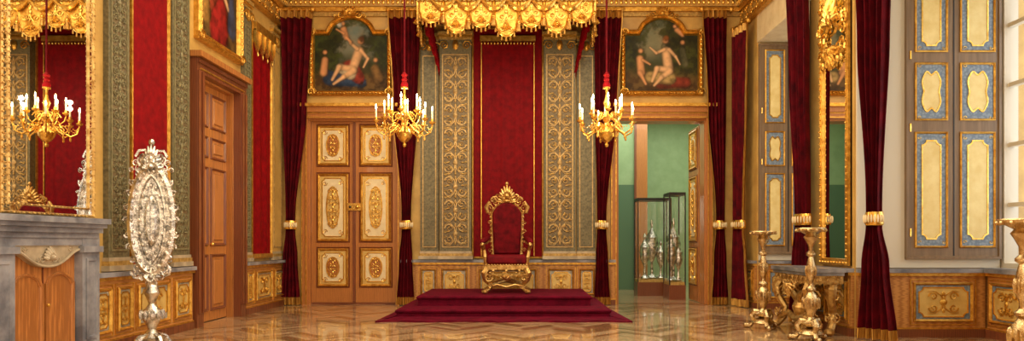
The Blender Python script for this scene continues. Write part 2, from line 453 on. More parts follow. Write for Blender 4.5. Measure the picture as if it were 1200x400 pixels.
# cornices / friezes
b=B('trim_cornice')
for F,u0,u1 in ((FB(YB),XL,XR),(FL(XL),-3.2,YB),(FR(XR),-3.2,YB)):
    b.M=F
    side=F!=FB(YB)
    b.box(u0,u1,5.52,5.60,0,.10,gold); b.box(u0,u1,5.60,5.72,0,.14,ochre); b.box(u0,u1,5.72,5.80,0,.24,gold)
    b.box(u0,u1,5.80,6.0,0,.32,giltm); b.box(u0,u1,6.0,6.15,0,.42,gold); b.box(u0,u1,6.15,ZC,0,.34,ochre)
    uu=max(u0,3)
    leafrow(b,uu if side else u0,u1,5.72,.14,.1,.09,goldb)
    if side:
        b.box(u0,u1,5.20,5.26,0,.08,gold)
        b.box(u0,u1,5.26,5.52,0,.05,giltm)
        arab(b,6,u1,5.27,5.51,.07,goldb)
    else:
        b.box(u0,u1,5.44,5.52,0,.05,giltm)
b.M=Matrix.Identity(4)
b.done()

# ------------------------------------------------------------ doors
def leaf(b,u0,u1,h,w):
    b.box(u0,u1,.01,h,w-.05,w,wood)
    W=u1-u0; e=W*.14
    for v0,v1 in ((.34,1.06),(1.20,2.48),(2.64,3.40)):
        b.mold(rect(u0+e-.03,u1-e+.03,v0-.03,v1+.03),[(0,w),(.01,w+.015),(.025,w)],woodd)
        gpanel(b,u0+e,u1-e,v0,v1,w,.045,creamg,None)
        cu=(u0+u1)/2;cv=(v0+v1)/2;ru=W/2-e-.08;rv=(v1-v0)/2-.08
        b.mold(notch(cu-ru,cu+ru,cv-rv,cv+rv,.05),[(0,w+.006),(0,w+.018),(.015,w+.018),(.018,w+.01)],goldb,cream)
        b.mold(oval(cu,cv,ru*.62,rv*.72),[(0,w+.01),(0,w+.025),(.02,w+.025),(.025,w+.014)],gold,wood if v1-v0<1 else creamg)
        arab(b,cu-ru*.5,cu+ru*.5,cv-rv*.66,cv+rv*.66,w+.025,goldb)
        for sx in (-1,1):
            for sy in (-1,1): spiral(b,(cu+sx*ru*.7,cv+sy*rv*.82),ru*.22,0,1.2,sx*sy,goldb,w+.02)
def casing(b,u0,u1,h,cw=.12,t=.08,d=.35):
    b.box(u0,u0+.03,0,h-.03,-d,0.0,wood); b.box(u1-.03,u1,0,h-.03,-d,0,wood); b.box(u0,u1,h-.03,h,-d,0,wood)
    b.box(u0-cw,u0,0,h,0,t,wood); b.box(u1,u1+cw,0,h,0,t,wood); b.box(u0-cw,u1+cw,h,h+cw,0,t,wood)
    for e,tt in ((.02,.02),(cw-.02,.015)):
        b.box(u0-e-.015,u0-e,0,h+e,t,t+tt,gold); b.box(u1+e,u1+e+.015,0,h+e,t,t+tt,gold); b.box(u0-e-.015,u1+e+.015,h+e,h+e+.015,t,t+tt,gold)
    b.box(u0-cw-.03,u1+cw+.03,h+cw,h+cw+.10,0,t+.05,wood); b.box(u0-cw-.05,u1+cw+.05,h+cw+.10,h+cw+.16,0,t+.1,gold)
b=B('door_1',FB(YB)); casing(b,DL[0],DL[1],DH)
mid=(DL[0]+DL[1])/2
leaf(b,DL[0]+.03,mid-.004,DH-.03,-.08); leaf(b,mid+.004,DL[1]-.03,DH-.03,-.08)
b.box(DL[0]+.03,DL[1]-.03,-.0,.035,-.2,-.06,woodd)
b.box(mid-.025,mid+.025,.04,DH-.04,-.08,-.055,woodd)
b.box(mid-.13,mid+.13,1.78,1.92,-.08,-.05,goldb); b.ball((mid+.07,1.85,-.02),.035,goldb); b.ball((mid-.07,1.85,-.02),.025,dark)
b.done()
b=B('door_2',FB(YB)); casing(b,DR[0],DR[1],DH); 
b.M=Matrix(((0,0,-1,DR[1]-.04),(1,0,0,0),(0,1,0,0),(0,0,0,1)))
leaf(b,YB+.37,YB+1.19,DH-.05,.0)
b.M=Matrix(((0,0,1,DR[0]-.15),(1,0,0,0),(0,1,0,0),(0,0,0,1)))
leaf(b,YB+.37,YB+1.19,DH-.05,.0)
b.done()
b=B('door_3',FL(XL))
u0,u1=9.6,10.86;h=3.52
b.box(u0,u0+.03,0,h-.03,-.3,-.001,wood); b.box(u1-.03,u1,0,h-.03,-.3,-.001,wood); b.box(u0,u1,h-.03,h,-.3,-.001,wood)
b.box(u0-.2,u0,0,h,0,.12,woodd); b.box(u1,u1+.2,0,h,0,.12,woodd); b.box(u0-.2,u1+.2,h,h+.2,0,.12,woodd)
for a0,a1 in ((u0-.19,u0-.13),(u0-.07,u0-.02),(u1+.02,u1+.07),(u1+.13,u1+.19)): b.box(a0,a1,.2,h+.02,.12,.145,woodd)
b.box(u0-.19,u1+.19,h+.13,h+.19,.12,.15,woodd); b.box(u0-.10,u1+.10,h+.05,h+.07,.12,.135,gold)
b.box(u0-.24,u1+.24,h+.2,h+.28,0,.2,wood)
b.box(u0+.03,u1-.03,.01,h-.03,-.14,-.1,wood)
for a0,a1 in ((u0+.08,(u0+u1)/2-.04),((u0+u1)/2+.04,u1-.08)):
    for v0,v1 in ((.15,1.0),(1.12,2.3),(2.42,2.75),(2.87,3.4)):
        b.mold(rect(a0,a1,v0,v1),[(0,-.1),(.015,-.075),(.03,-.085),(.05,-.105)],woodd,wood)
        b.mold(rect(a0+.1,a1-.1,v0+.08,v1-.08),[(0,-.1),(.02,-.085)],wood,wood)
b.ball(((u0+u1)/2+.05,1.15,-.07),.03,goldb)
b.done()

# ------------------------------------------------------------ paintings
def hx(r,g,b_): return np.array(C(r,g,b_)[:3])
def painting(F,out,fw,figs,sky,base,seed,fs=.82):
    e=empty('painting')
    fr=B('frame',F)
    fr.mold(out,[(0,0),(0,.07),(fw*.3,.10),(fw*.6,.06),(fw*.8,.08),(fw,.03),(fw,.02)],gold)
    us=[p[0] for p in out];vs_=[p[1] for p in out]
    u0,u1,v0,v1=min(us),max(us),min(vs_),max(vs_)
    beads(fr,rect(u0+fw*.45,u1-fw*.45,v0+fw*.45,sorted(vs_)[-1] if len(out)==4 else out[2][1]-fw*.4)[:2],.06,.022,.08,goldb)
    if len(out)>4: crest(fr,(u0+u1)/2,v1-.05,.1,.22,.22,gold)
    for uu in (u0+.06,u1-.06):
        for vv in (v0+.06,out[2][1]-.06):
            spiral(fr,(uu,vv),.09,0,1.3,1,gold,.1); spiral(fr,(uu,vv),.07,pi,1.3,-1,gold,.1)
    n=int((v1-v0-.2)/.09)
    for i in range(n):
        vv=v0+.15+i*.09
        if vv<out[2][1]:
            for uu in (u0+fw*.45,u1-fw*.45): fr.ball((uu,vv,.085),(.02,.035,.02),goldb,6,4)
    fr.done(e)
    nu,nv=220,180
    uu=np.linspace(u0+fw*.7,u1-fw*.7,nu); vv=np.linspace(v0+fw*.7,v1-fw*.7,nv)
    U,V=np.meshgrid(uu,vv); s_=(U-u0)/(u1-u0); t_=(V-v0)/(v1-v0)
    rng=np.random.RandomState(seed)
    def fbm(f0,oct_=5):
        r=np.zeros_like(U); amp=1;tot=0
        for o_ in range(oct_):
            f=int(f0*2**o_)+2; g_=rng.rand(f+1,f+1)
            x=np.clip(s_,0,.9999)*f; y=np.clip(t_,0,.9999)*f; xi=x.astype(int);yi=y.astype(int); fx=x-xi;fy=y-yi
            fx=fx*fx*(3-2*fx);fy=fy*fy*(3-2*fy)
            r+=amp*((g_[yi,xi]*(1-fx)+g_[yi,xi+1]*fx)*(1-fy)+(g_[yi+1,xi]*(1-fx)+g_[yi+1,xi+1]*fx)*fy); tot+=amp; amp*=.6
        return r/tot-.5
    n1=fbm(3);n2=fbm(4);n3=fbm(14,4);n4=fbm(2,4)
    col=np.zeros(U.shape+(3,))
    def mixc(mask,c): 
        nonlocal col
        m_=mask[...,None]; col=col*(1-m_)+c*m_
    sm=lambda x:1/(1+np.exp(-np.clip(x,-30,30)))
    col[:]=hx(*sky[2]); mixc(sm((n1-.08)*18)*.7,hx(168,150,116)); mixc(sm((.60-t_+.3*n2)*10)*.5,hx(176,142,92))
    mixc(sm((.50+.18*n4-t_)*26),hx(70,80,62)); mixc(sm((.42+.25*n2-t_)*24),hx(60,62,32))
    # foliage masses closing in from both sides and the top
    tree=np.maximum(np.abs(s_-sky[1])*2.6-.30+1.0*n1+.5*n3, (t_-.86)*2.5+.8*n2+.3*n3)
    fol=sm(tree*16)
    mixc(fol,hx(*base))
    mixc(fol*sm((n3-.02)*22)*.7,hx(base[0]*1.6,base[1]*1.6,base[2]*1.3)); mixc(fol*sm((n2-.06)*18)*.6,hx(22,20,12))
    mixc(sm((.24+.12*n2-t_)*30),hx(84,58,30)); mixc(sm((.16+.2*n1-t_)*30)*.7,hx(38,28,15)); mixc(sm((.26+.1*n2-t_)*30)*sm((n3-.05)*20)*.5,hx(120,94,50))
    asp=(u1-u0)/(v1-v0)
    for (x0,y0,x1,y1,r0,r1,c) in figs:
        x0,x1=[.5+(x-.5)*fs for x in (x0,x1)]; y0,y1=[.12+(y-.05)*fs for y in (y0,y1)]; r0*=fs*.92;r1*=fs*.92
        px=(s_-x0)*asp;py=t_-y0;dx=(x1-x0)*asp;dy=y1-y0
        h_=np.clip((px*dx+py*dy)/(dx*dx+dy*dy+1e-9),0,1)
        skin=c[0]>200
        d=np.hypot(px-h_*dx,py-h_*dy)+(.008 if skin else .05)*n3; r=r0+(r1-r0)*h_
        m_=sm((r-d)*150)
        sh=np.clip(1.05-.6*(d/r)**2-.3*((px-h_*dx)/r)+.15*((py-h_*dy)/r)+(.3 if skin else 1.6)*n3,.15,1.3)
        m3=m_[...,None]; col=col*(1-m3)+(hx(*c)*sh[...,None])*m3
    col*=(1+.35*n3)[...,None]; col=np.clip(col,0,1)
    me=bpy.data.meshes.new('canvas')
    Mx=F
    ys_=out[2][1]-fw*.6
    verts=[]
    for j in range(nv):
        for i in range(nu):
            verts.append(tuple(Mx@Vector((U[j,i],V[j,i],.025))))
    faces=[]
    def inside(x,y):
        c=False;k=len(out)
        for i in range(k):
            x1,y1=out[i];x2,y2=out[(i+1)%k]
            if (y1>y)!=(y2>y) and x<(x2-x1)*(y-y1)/(y2-y1)+x1: c=not c
        return c
    for j in range(nv-1):
        for i in range(nu-1):
            if len(out)==4 or V[j,i]<ys_ or inside(U[j,i],V[j,i]+.03):
                faces.append((j*nu+i,j*nu+i+1,(j+1)*nu+i+1,(j+1)*nu+i))
    me.from_pydata(verts,[],faces)
    at=me.color_attributes.new('paint','FLOAT_COLOR','POINT')
    full=np.ones((nu*nv,4)); full[:,:3]=col.reshape(-1,3); at.data.foreach_set('color',full.ravel())
    me.materials.append(canvasm)
    ob=bpy.data.objects.new('canvas',me); bpy.context.scene.collection.objects.link(ob); ob.parent=e
sk=(216,172,126); sk2=(206,148,100)
figA=[(.22,.16,.66,.10,.12,.08,(40,60,88)),(.50,.30,.62,.16,.14,.09,(136,48,36)),(.36,.30,.50,.22,.07,.09,(190,176,146)),(.62,.54,.53,.30,.075,.07,sk),(.53,.29,.34,.32,.058,.042,sk),(.34,.32,.24,.14,.04,.022,sk),(.54,.27,.40,.18,.055,.04,sk),(.40,.18,.26,.08,.036,.02,sk),
 (.64,.56,.74,.44,.03,.024,sk),(.74,.44,.68,.32,.024,.016,sk),(.59,.58,.50,.66,.03,.022,sk),(.50,.66,.44,.76,.022,.014,sk),(.64,.69,.64,.69,.05,.05,sk2),(.655,.72,.655,.72,.048,.045,(84,52,28)),
 (.40,.86,.44,.74,.05,.042,sk2),(.39,.94,.39,.94,.035,.035,sk2),(.44,.74,.50,.68,.025,.018,sk2),(.40,.8,.30,.86,.02,.014,sk2),(.34,.92,.24,.98,.045,.02,(176,176,164)),(.14,.42,.12,.24,.05,.06,sk2),(.14,.53,.14,.53,.035,.035,sk2),(.84,.3,.9,.15,.07,.08,(112,84,46)),(.85,.42,.85,.42,.035,.035,sk2)]
figB=[(.50,.12,.85,.10,.12,.08,(118,46,30)),(.35,.18,.62,.16,.09,.1,(166,140,88)),(.57,.54,.60,.30,.07,.075,sk),(.60,.28,.44,.30,.058,.042,sk),(.44,.30,.37,.12,.04,.022,sk),(.62,.26,.50,.17,.052,.038,sk),(.50,.17,.40,.06,.036,.02,sk),
 (.54,.57,.43,.52,.028,.022,sk),(.43,.52,.34,.60,.022,.014,sk),(.61,.57,.70,.47,.028,.022,sk),(.70,.47,.76,.36,.022,.014,sk),(.56,.70,.56,.70,.048,.048,sk2),(.57,.735,.57,.735,.047,.042,(120,70,30)),
 (.20,.44,.22,.24,.055,.06,sk2),(.21,.55,.21,.55,.038,.038,sk2),(.24,.42,.34,.36,.022,.016,sk2),(.20,.24,.28,.08,.035,.02,sk2),(.80,.56,.84,.36,.045,.06,(80,78,54)),(.80,.67,.80,.67,.034,.034,sk2),(.72,.85,.80,.78,.04,.035,sk2),(.69,.9,.69,.9,.03,.03,sk2)]
figC=[(.5,.6,.5,.15,.16,.22,(140,30,30)),(.45,.5,.3,.3,.08,.06,(150,60,40)),(.5,.66,.5,.6,.1,.12,(70,50,40)),(.5,.8,.5,.8,.07,.07,sk2),(.6,.5,.72,.38,.04,.03,sk),(.5,.86,.5,.86,.07,.06,(60,40,25)),(.8,.5,.82,.2,.07,.1,(50,60,90)),(.8,.62,.8,.62,.05,.05,sk2),(.18,.45,.2,.2,.07,.1,(160,120,60)),(.18,.57,.18,.57,.05,.05,sk2)]
painting(FB(YB),archrect(-4.06,-2.50,3.94,5.18,.30),.10,figA,(.55,.54,(100,122,118)),(40,46,22),3,fs=.86)
painting(FB(YB),archrect(1.80,3.36,3.94,5.18,.30),.10,figB,(.55,.44,(104,116,96)),(44,46,22),8,fs=.86)
painting(FL(XL),rect(9.55,11.05,4.02,5.75),.14,figC,(.9,.5,(100,74,46)),(46,30,16),12,fs=.95)

# ------------------------------------------------------------ curtains
def curtain(name,A,Bp,keys,K=5,amp=.05,n_out=(0,-1),tie=None,trim=0,ph=0):
    b=B(name); A=Vector(A);Bp=Vector(Bp); t=Bp-A; nn=Vector(n_out)
    zt=keys[0][0]; zb=keys[-1][0]; nz=80; nu=K*10
    def fr(z):
        for i in range(len(keys)-1):
            if keys[i][0]>=z>=keys[i+1][0]:
                h=(keys[i][0]-z)/(keys[i][0]-keys[i+1][0]); h=h*h*(3-2*h)
                return keys[i][1]+(keys[i+1][1]-keys[i][1])*h,keys[i][2]+(keys[i+1][2]-keys[i][2])*h
        return keys[-1][1:]
    rnd=[random.uniform(-1,1) for _ in range(K*2+2)]
    rows=[zt-(zt-zb)*j/nz for j in range(nz+1)]
    vs=[]
    for z in rows:
        f0,f1=fr(z); wf=min(1,(f1-f0))
        for i in range(nu+1):
            s_=i/nu
            q=math.sin(2*pi*K*s_+ph)+.35*math.sin(2*pi*K*.5*s_+2.1*ph+.3*z)+.25*rnd[int(s_*K*2)%len(rnd)]*math.sin(2*pi*K*2*s_)**2
            amp_=amp*(.55+.45*wf)
            su=s_+.012*math.sin(3*z+9*s_)
            p=A+t*(f0+(f1-f0)*min(1,max(0,su)))+nn*(amp_*q+.06)
            vs.append((p.x,p.y,z))
    fm=[];ff=[]
    for j in range(nz):
        zc=(rows[j]+rows[j+1])/2
        for i in range(nu):
            f=(j*(nu+1)+i,j*(nu+1)+i+1,(j+1)*(nu+1)+i+1,(j+1)*(nu+1)+i)
            if zc<zb+.13 or zc>zt-.12 or (trim in (-1,2) and i<2) or (trim in (1,2) and i>=nu-2): ff.append(f)
            else: fm.append(f)
    b.add(vs,fm,velvet); b.add(vs,ff,fringe)
    b.M=Matrix.Identity(4)
    pa=A+nn*.06; pb=Bp+nn*.06
    b.tube([(pa.x,pa.y,zt+.02),(pb.x,pb.y,zt+.02)],.03,gold,8); b.ball((pa.x,pa.y,zt+.02),.05,gold); b.ball((pb.x,pb.y,zt+.02),.05,gold)
    if tie:
        z=tie; f0,f1=fr(z); c=A+t*((f0+f1)/2)+nn*.06; hw=t.length*(f1-f0)/2+.02; d=t.normalized()
        vv=[];n=20;prof=((-.08,.95),(-.055,1.05),(-.02,1.0),(.02,1.05),(.055,1.0),(.08,.95))
        for dz,k in prof:
            for i in range(n):
                a=2*pi*i/n; p=c+d*hw*k*math.cos(a)+nn*(amp*1.35+.03)*k*math.sin(a); vv.append((p.x,p.y,z+dz))
        ffs=[(j*n+i,j*n+(i+1)%n,(j+1)*n+(i+1)%n,(j+1)*n+i) for j in range(len(prof)-1) for i in range(n)]
        b.add(vv,ffs,goldb)
        for k in range(n//2):
            a=pi*(k+.5)/(n/2); p=c+d*hw*1.1*math.cos(a)+nn*(amp*1.35+.05)*math.sin(a); b.ball((p.x,p.y,z),(.014,.014,.05),cream,6,4)
    b.done()
Yc=YB-.14
kz=lambda a,t_,c,zt=5.5,tz=1.5:[(zt,a[0],a[1]),(3.6,a[0]*.6+t_[0]*.4,a[1]*.65+t_[1]*.35),(tz+.1,t_[0],t_[1]),(tz-.1,t_[0],t_[1]),(.9,(t_[0]+c[0])/2,(t_[1]+c[1])/2),(.015,c[0],c[1])]
curtain('curtain',(-4.55,Yc),(-3.95,Yc),kz((0,1),(.18,.46),(.0,.62)),K=5,tie=1.5,trim=1)
curtain('curtain',(-2.55,Yc),(-1.93,Yc),kz((0,1),(.42,.70),(.25,.80)),K=5,tie=1.5,trim=-1,ph=1)
curtain('curtain',(1.28,Yc),(1.82,Yc),kz((0,1),(.12,.44),(.02,.58)),K=5,tie=1.5,trim=1,ph=2)
curtain('curtain',(3.30,Yc),(3.84,Yc),kz((0,.85),(.45,.78),(.28,.9)),K=5,tie=1.5,trim=-1,ph=.5)
curtain('curtain',(3.92,12.75),(4.02,12.22),kz((0,1),(.1,.7),(0,1),zt=5.1),K=4,amp=.045,n_out=(-.98,-.2),tie=1.5,trim=1,ph=.5)
curtain('curtain',(3.94,10.15),(4.04,9.62),kz((-.1,.9),(.35,.95),(.1,1.1),zt=5.1),K=5,amp=.05,n_out=(-.9,-.4),tie=1.5,trim=0,ph=1.5)
curtain('curtain',(4.10,8.42),(4.36,8.10),kz((-.15,1.0),(.28,.68),(.0,1.12),zt=5.1),K=5,amp=.055,n_out=(-.75,-.65),tie=1.46,trim=0,ph=.2)

# ------------------------------------------------------------ dais
b=B('throne_dais')
def slab(x0,x1,y0,y1,z0,z1,r=.035):
    # riser slightly set back under a rounded nosing
    b.box(x0+.02,x1-.02,y0+.02,y1,z0,z1-r*1.6,carpet)
    vs=[];P=[(.02,z1-r*1.8),(.0,z1-r*1.3),(-.005,z1-r*.7),(r*.25,z1-r*.15),(r,z1)]
    for d,z in P: vs+=[(x0+d,y0+d,z),(x1-d,y0+d,z),(x1-d,y1,z),(x0+d,y1,z)]
    fs=[(j*4+i,j*4+(i+1)%4,j*4+4+(i+1)%4,j*4+4+i) for j in range(len(P)-1) for i in range(4)]+[tuple((len(P)-1)*4+i for i in range(4))]
    b.add(vs,fs,carpet)
slab(-1.98,1.32,10.50,12.86,.0,.15); slab(-1.75,1.08,11.10,12.86,.15,.31)
vs=[];fs=[];nu=90;nv=8
xa,xb,ya,yb_=-2.2,1.58,10.10,10.50
for j in range(nv+1):
    t_=j/nv
    for i in range(nu+1):
        s_=i/nu
        x0=xa+(-1.98-xa)*t_; x1=xb+(1.32-xb)*t_; z=.022+.02*t_**2+.012*math.sin(s_*60+2*t_)*math.sin(s_*17)*(1-t_)
        vs.append((x0+(x1-x0)*s_,ya+(yb_-ya)*t_+.035*math.sin(s_*23)*(1-t_),z))
for j in range(nv):
    for i in range(nu): fs.append((j*(nu+1)+i,j*(nu+1)+i+1,(j+1)*(nu+1)+i+1,(j+1)*(nu+1)+i))
b.add(vs,fs,carpet)
vr=[vs[i] for i in range(nu+1)]+[(vs[i][0],vs[i][1],0) for i in range(nu+1)]
b.add(vr,[(i,i+1,nu+2+i,nu+1+i) for i in range(nu)],carpet)
b.add([(xa,ya,.02),(-1.97,yb_,.05),(-1.97,12.6,.05),(-2.14,12.6,.01)],[(0,1,2,3)],carpet)
b.add([(xb,ya,.02),(1.31,yb_,.05),(1.31,12.6,.05),(1.46,12.6,.01)],[(0,1,2,3)],carpet)
b.done()

# ------------------------------------------------------------ throne
b=B('throne'); T=Matrix.Translation((-.31,11.85,.326)); b.M=T
def rbox(x0,x1,y0,y1,z0,z1,r,mat):
    P=[(r,z0),(0,z0+r),(0,z1-r),(r*.4,z1-r*.3),(r,z1)]
    vs=[]
    for d,z in P:
        for (cx,cy,a0) in ((x1,y1,0),(x0,y1,pi/2),(x0,y0,pi),(x1,y0,1.5*pi)):
            for i in range(4):
                a=a0+pi/2*i/3
                sx=1 if cx==x1 else -1; sy=1 if cy==y1 else -1
                vs.append((cx-sx*(r)+math.cos(a)*(r-d if r>d else 0),cy-sy*r+math.sin(a)*(r-d if r>d else 0),z))
    n=16; fs=[(j*n+i,j*n+(i+1)%n,(j+1)*n+(i+1)%n,(j+1)*n+i) for j in range(len(P)-1) for i in range(n)]+[tuple(range(n)),tuple((len(P)-1)*n+i for i in range(n))]
    b.add(vs,fs,mat)
rbox(-.34,.34,-.31,.28,.46,.64,.05,velvetb)
b.box(-.36,.36,-.32,.30,.39,.47,goldt)
for k in range(15): b.ball((-.34+.68*k/14,-.335,.47),.016,goldt,6,4)
b.M=T@Matrix(((1,0,0,0),(0,0,-1,-.33),(0,1,0,0),(0,0,0,1)))
arab(b,-.33,.33,.28,.46,.01,goldt); crest(b,0,.30,.02,.12,-.10,goldt)
b.M=T
for sx in (-1,1):
    for y in (-.27,.24):
        f=1 if y<0 else -1
        pts=[(sx*.32,y,.42),(sx*.37,y-.05*f,.33),(sx*.35,y-.03*f,.22),(sx*.27,y+.02*f,.13),(sx*.29,y-.01*f,.06),(sx*.35,y-.07*f,.035)]
        b.tube(pts,[.055,.06,.045,.032,.032,.035],goldt,8); b.ball((sx*.36,y-.09*f,.025),(.055,.055,.038),goldt)
        b.M=T@Matrix(((1,0,0,0),(0,0,-1,y-.04*f),(0,1,0,0),(0,0,0,1))); spiral(b,(sx*.30,.26),.07,0,1.4,sx,goldt,.04); spiral(b,(sx*.26,.12),.05,0,1.4,-sx,goldt,.03); b.M=T
for s1 in (-1,1):
    b.tube([(s1*.28,-.26,.13),(s1*.12,-.1,.17),(0,0,.2),(-s1*.12,.1,.17),(-s1*.28,.22,.13)],[.03,.035,.04,.035,.03],goldt,8)
b.ball((0,0,.22),(.06,.06,.07),goldt)
b.tube([(-.29,-.27,.10),(-.15,-.30,.14),(0,-.31,.10),(.15,-.30,.14),(.29,-.27,.10)],.022,goldt,8)
b.M=T@Matrix(((1,0,0,0),(0,-.12,-1,.27),(0,1,0,0),(0,0,0,1)))
out=[(-.26,.58),(.26,.58),(.28,1.0),(.285,1.36)]
for i in range(1,12):
    t_=i/12; out.append((.285-.57*t_,1.36+.20*math.sin(pi*t_)**.7))
out+=[(-.285,1.36),(-.28,1.0)]
b.mold(out,[(.045,-.05),(0,-.03),(-.005,.02),(.015,.045),(.03,.04),(.042,.01),(.042,.02),(.08,.035)],goldt,velvetb)
b.mold([(p[0]*1.0,p[1]) for p in out],[(.045,-.05),(.05,-.06)],goldt,velvetb)
for i in range(len(out)):
    a=Vector(out[i]);c=Vector(out[(i+1)%len(out)]);n=max(1,int((c-a).length/.07))
    for j in range(n):
        p=a+(c-a)*j/n; b.ball((p.x,p.y,.035),(.018,.024,.02),goldt,6,4)
ins=[(p[0]*.87,.64+(p[1]-.58)*.92) for p in out]
b.mold(ins,[(0,.03),(.0,.045),(.03,.075)],velvetb,velvetb)
for sx in (-1,1):
    for k in range(5): spiral(b,(sx*.30,.72+k*.16),.035,0,1.3,sx*(-1)**k,goldt,.03)
    spiral(b,(sx*.30,1.44),.08,pi/2*(1-sx),1.5,sx,goldt,.04); spiral(b,(sx*.20,1.58),.075,pi/2*(1-sx),1.5,sx,goldt,.04)
    b.tube([(sx*.33,1.36,.03),(sx*.355,1.46,.03),(sx*.3,1.56,.03)],[.03,.04,.02],goldt,6)
crest(b,0,1.60,.03,.2,.24,goldt); crest(b,0,1.53,.02,.26,.17,goldt); b.ball((0,1.86,.03),(.03,.04,.03),goldt)
b.M=T
for sx in (-1,1):
    b.tube([(sx*.30,.22,.93),(sx*.36,.05,.90),(sx*.39,-.15,.88),(sx*.40,-.27,.86)],[.035,.045,.05,.045],velvetb,10)
    b.ball((sx*.40,-.285,.86),(.05,.04,.045),velvetb,10,6)
    b.tube([(sx*.40,-.29,.83),(sx*.41,-.33,.80),(sx*.40,-.30,.76),(sx*.39,-.25,.78)],[.035,.03,.028,.015],goldt,8)
    b.tube([(sx*.40,-.27,.82),(sx*.38,-.17,.72),(sx*.36,-.24,.60),(sx*.34,-.2,.46)],[.032,.028,.036,.042],goldt,8)
    b.tube([(sx*.31,.24,.9),(sx*.34,.0,.84),(sx*.39,-.2,.82)],.02,goldt,6)
b.done()

# ------------------------------------------------------------ canopy over throne
b=B('throne_canopy')
x0,x1,yf=-1.84,1.20,11.9; xc=(x0+x1)/2
b.box(x0,x1,yf,YB,5.55,5.62,velvet)
def lappets(u0,u1,n,top,deps):
    sw=(u1-u0)/n
    for i in range(n):
        c=u0+sw*(i+.5); d=deps[i%len(deps)]; z=top
        o=[(c-sw*.5,z),(c-sw*.5,z-d*.55)]
        for k in range(9):
            a=pi+pi*k/8; o.append((c+sw*.46*math.cos(a),z-d*.6+d*.4*math.sin(a)))
        o+=[(c+sw*.5,z-d*.55),(c+sw*.5,z)]
        b.mold(o,[(0,0),(0,.03),(.02,.045),(.035,.03)],goldb,gold)
        arab(b,c-sw*.36,c+sw*.36,z-d*.62,z-.04,.04,goldb)
        crest(b,c,z-d*.80,.05,sw*.22,d*.2,goldb)
        for k in range(9):
            a=pi+pi*(k)/8; uu=c+sw*.46*math.cos(a); vv=z-d*.6+d*.4*math.sin(a)
            b.tube([(uu,vv,.02),(uu,vv-.07,.02)],[.013,.018],fringe,5)
        b.ball((c+sw*.5,z-d*.62,.05),(.035,.05,.035),goldb); b.tube([(c+sw*.5,z-d*.62,.05),(c+sw*.5,z-d*.62-.16,.05)],[.02,.04],fringe,8)
b.M=FB(yf)
b.box(x0-.05,x1+.05,5.42,5.62,-.05,.10,gold); b.box(x0-.1,x1+.1,5.62,5.72,-.05,.18,goldb); b.box(x0-.02,x1+.02,5.34,5.42,-.03,.06,giltm)
arab(b,x0,x1,5.43,5.61,.12,goldb); leafrow(b,x0,x1,5.42,.08,.09,.08,goldb)
for k in range(7):
    crest(b,x0+(x1-x0)*(k+.5)/7,5.70,.12,.16,.26 if k!=3 else .36,goldb)
lappets(x0,x1,7,5.38,[.42,.60,.50,.66,.50,.60,.42])
for i in range(6):
    a=x0+(x1-x0)*(i+.5)/7; c=x0+(x1-x0)*(i+1.5)/7
    b.tube([(a+(c-a)*k/8,5.36-.16*math.sin(pi*k/8),.085) for k in range(9)],[.02+.03*math.sin(pi*k/8) for k in range(9)],goldb,6)
b.M=FL(x1); lappets(yf,YB-.05,3,5.38,[.45,.6,.45]); b.box(yf,YB,5.38,5.72,-.05,.06,gold)
b.M=FR(x0); lappets(yf,YB-.05,3,5.38,[.45,.6,.45]); b.box(yf,YB,5.38,5.72,-.05,.06,gold)
b.M=Matrix.Identity(4)
b.box(x0+.05,x1-.05,yf+.06,yf+.09,4.98,5.5,velvet)
for sx,xx in ((-1,x0+.02),(1,x1-.02)):
    vs=[];fs=[]
    nu=30
    for j in range(9):
        t_=j/8
        for i in range(nu+1):
            s_=i/nu; y=yf+.25+.75*s_
            top=5.4; bot=4.95-.75*(s_**1.2)
            vs.append((xx-sx*(.05+.22*t_*s_)+.03*math.sin(s_*34),y,top+(bot-top)*t_))
    for j in range(8):
        for i in range(nu): fs.append((j*(nu+1)+i,j*(nu+1)+i+1,(j+1)*(nu+1)+i+1,(j+1)*(nu+1)+i))
    b.add(vs,fs,damask)
b.done()

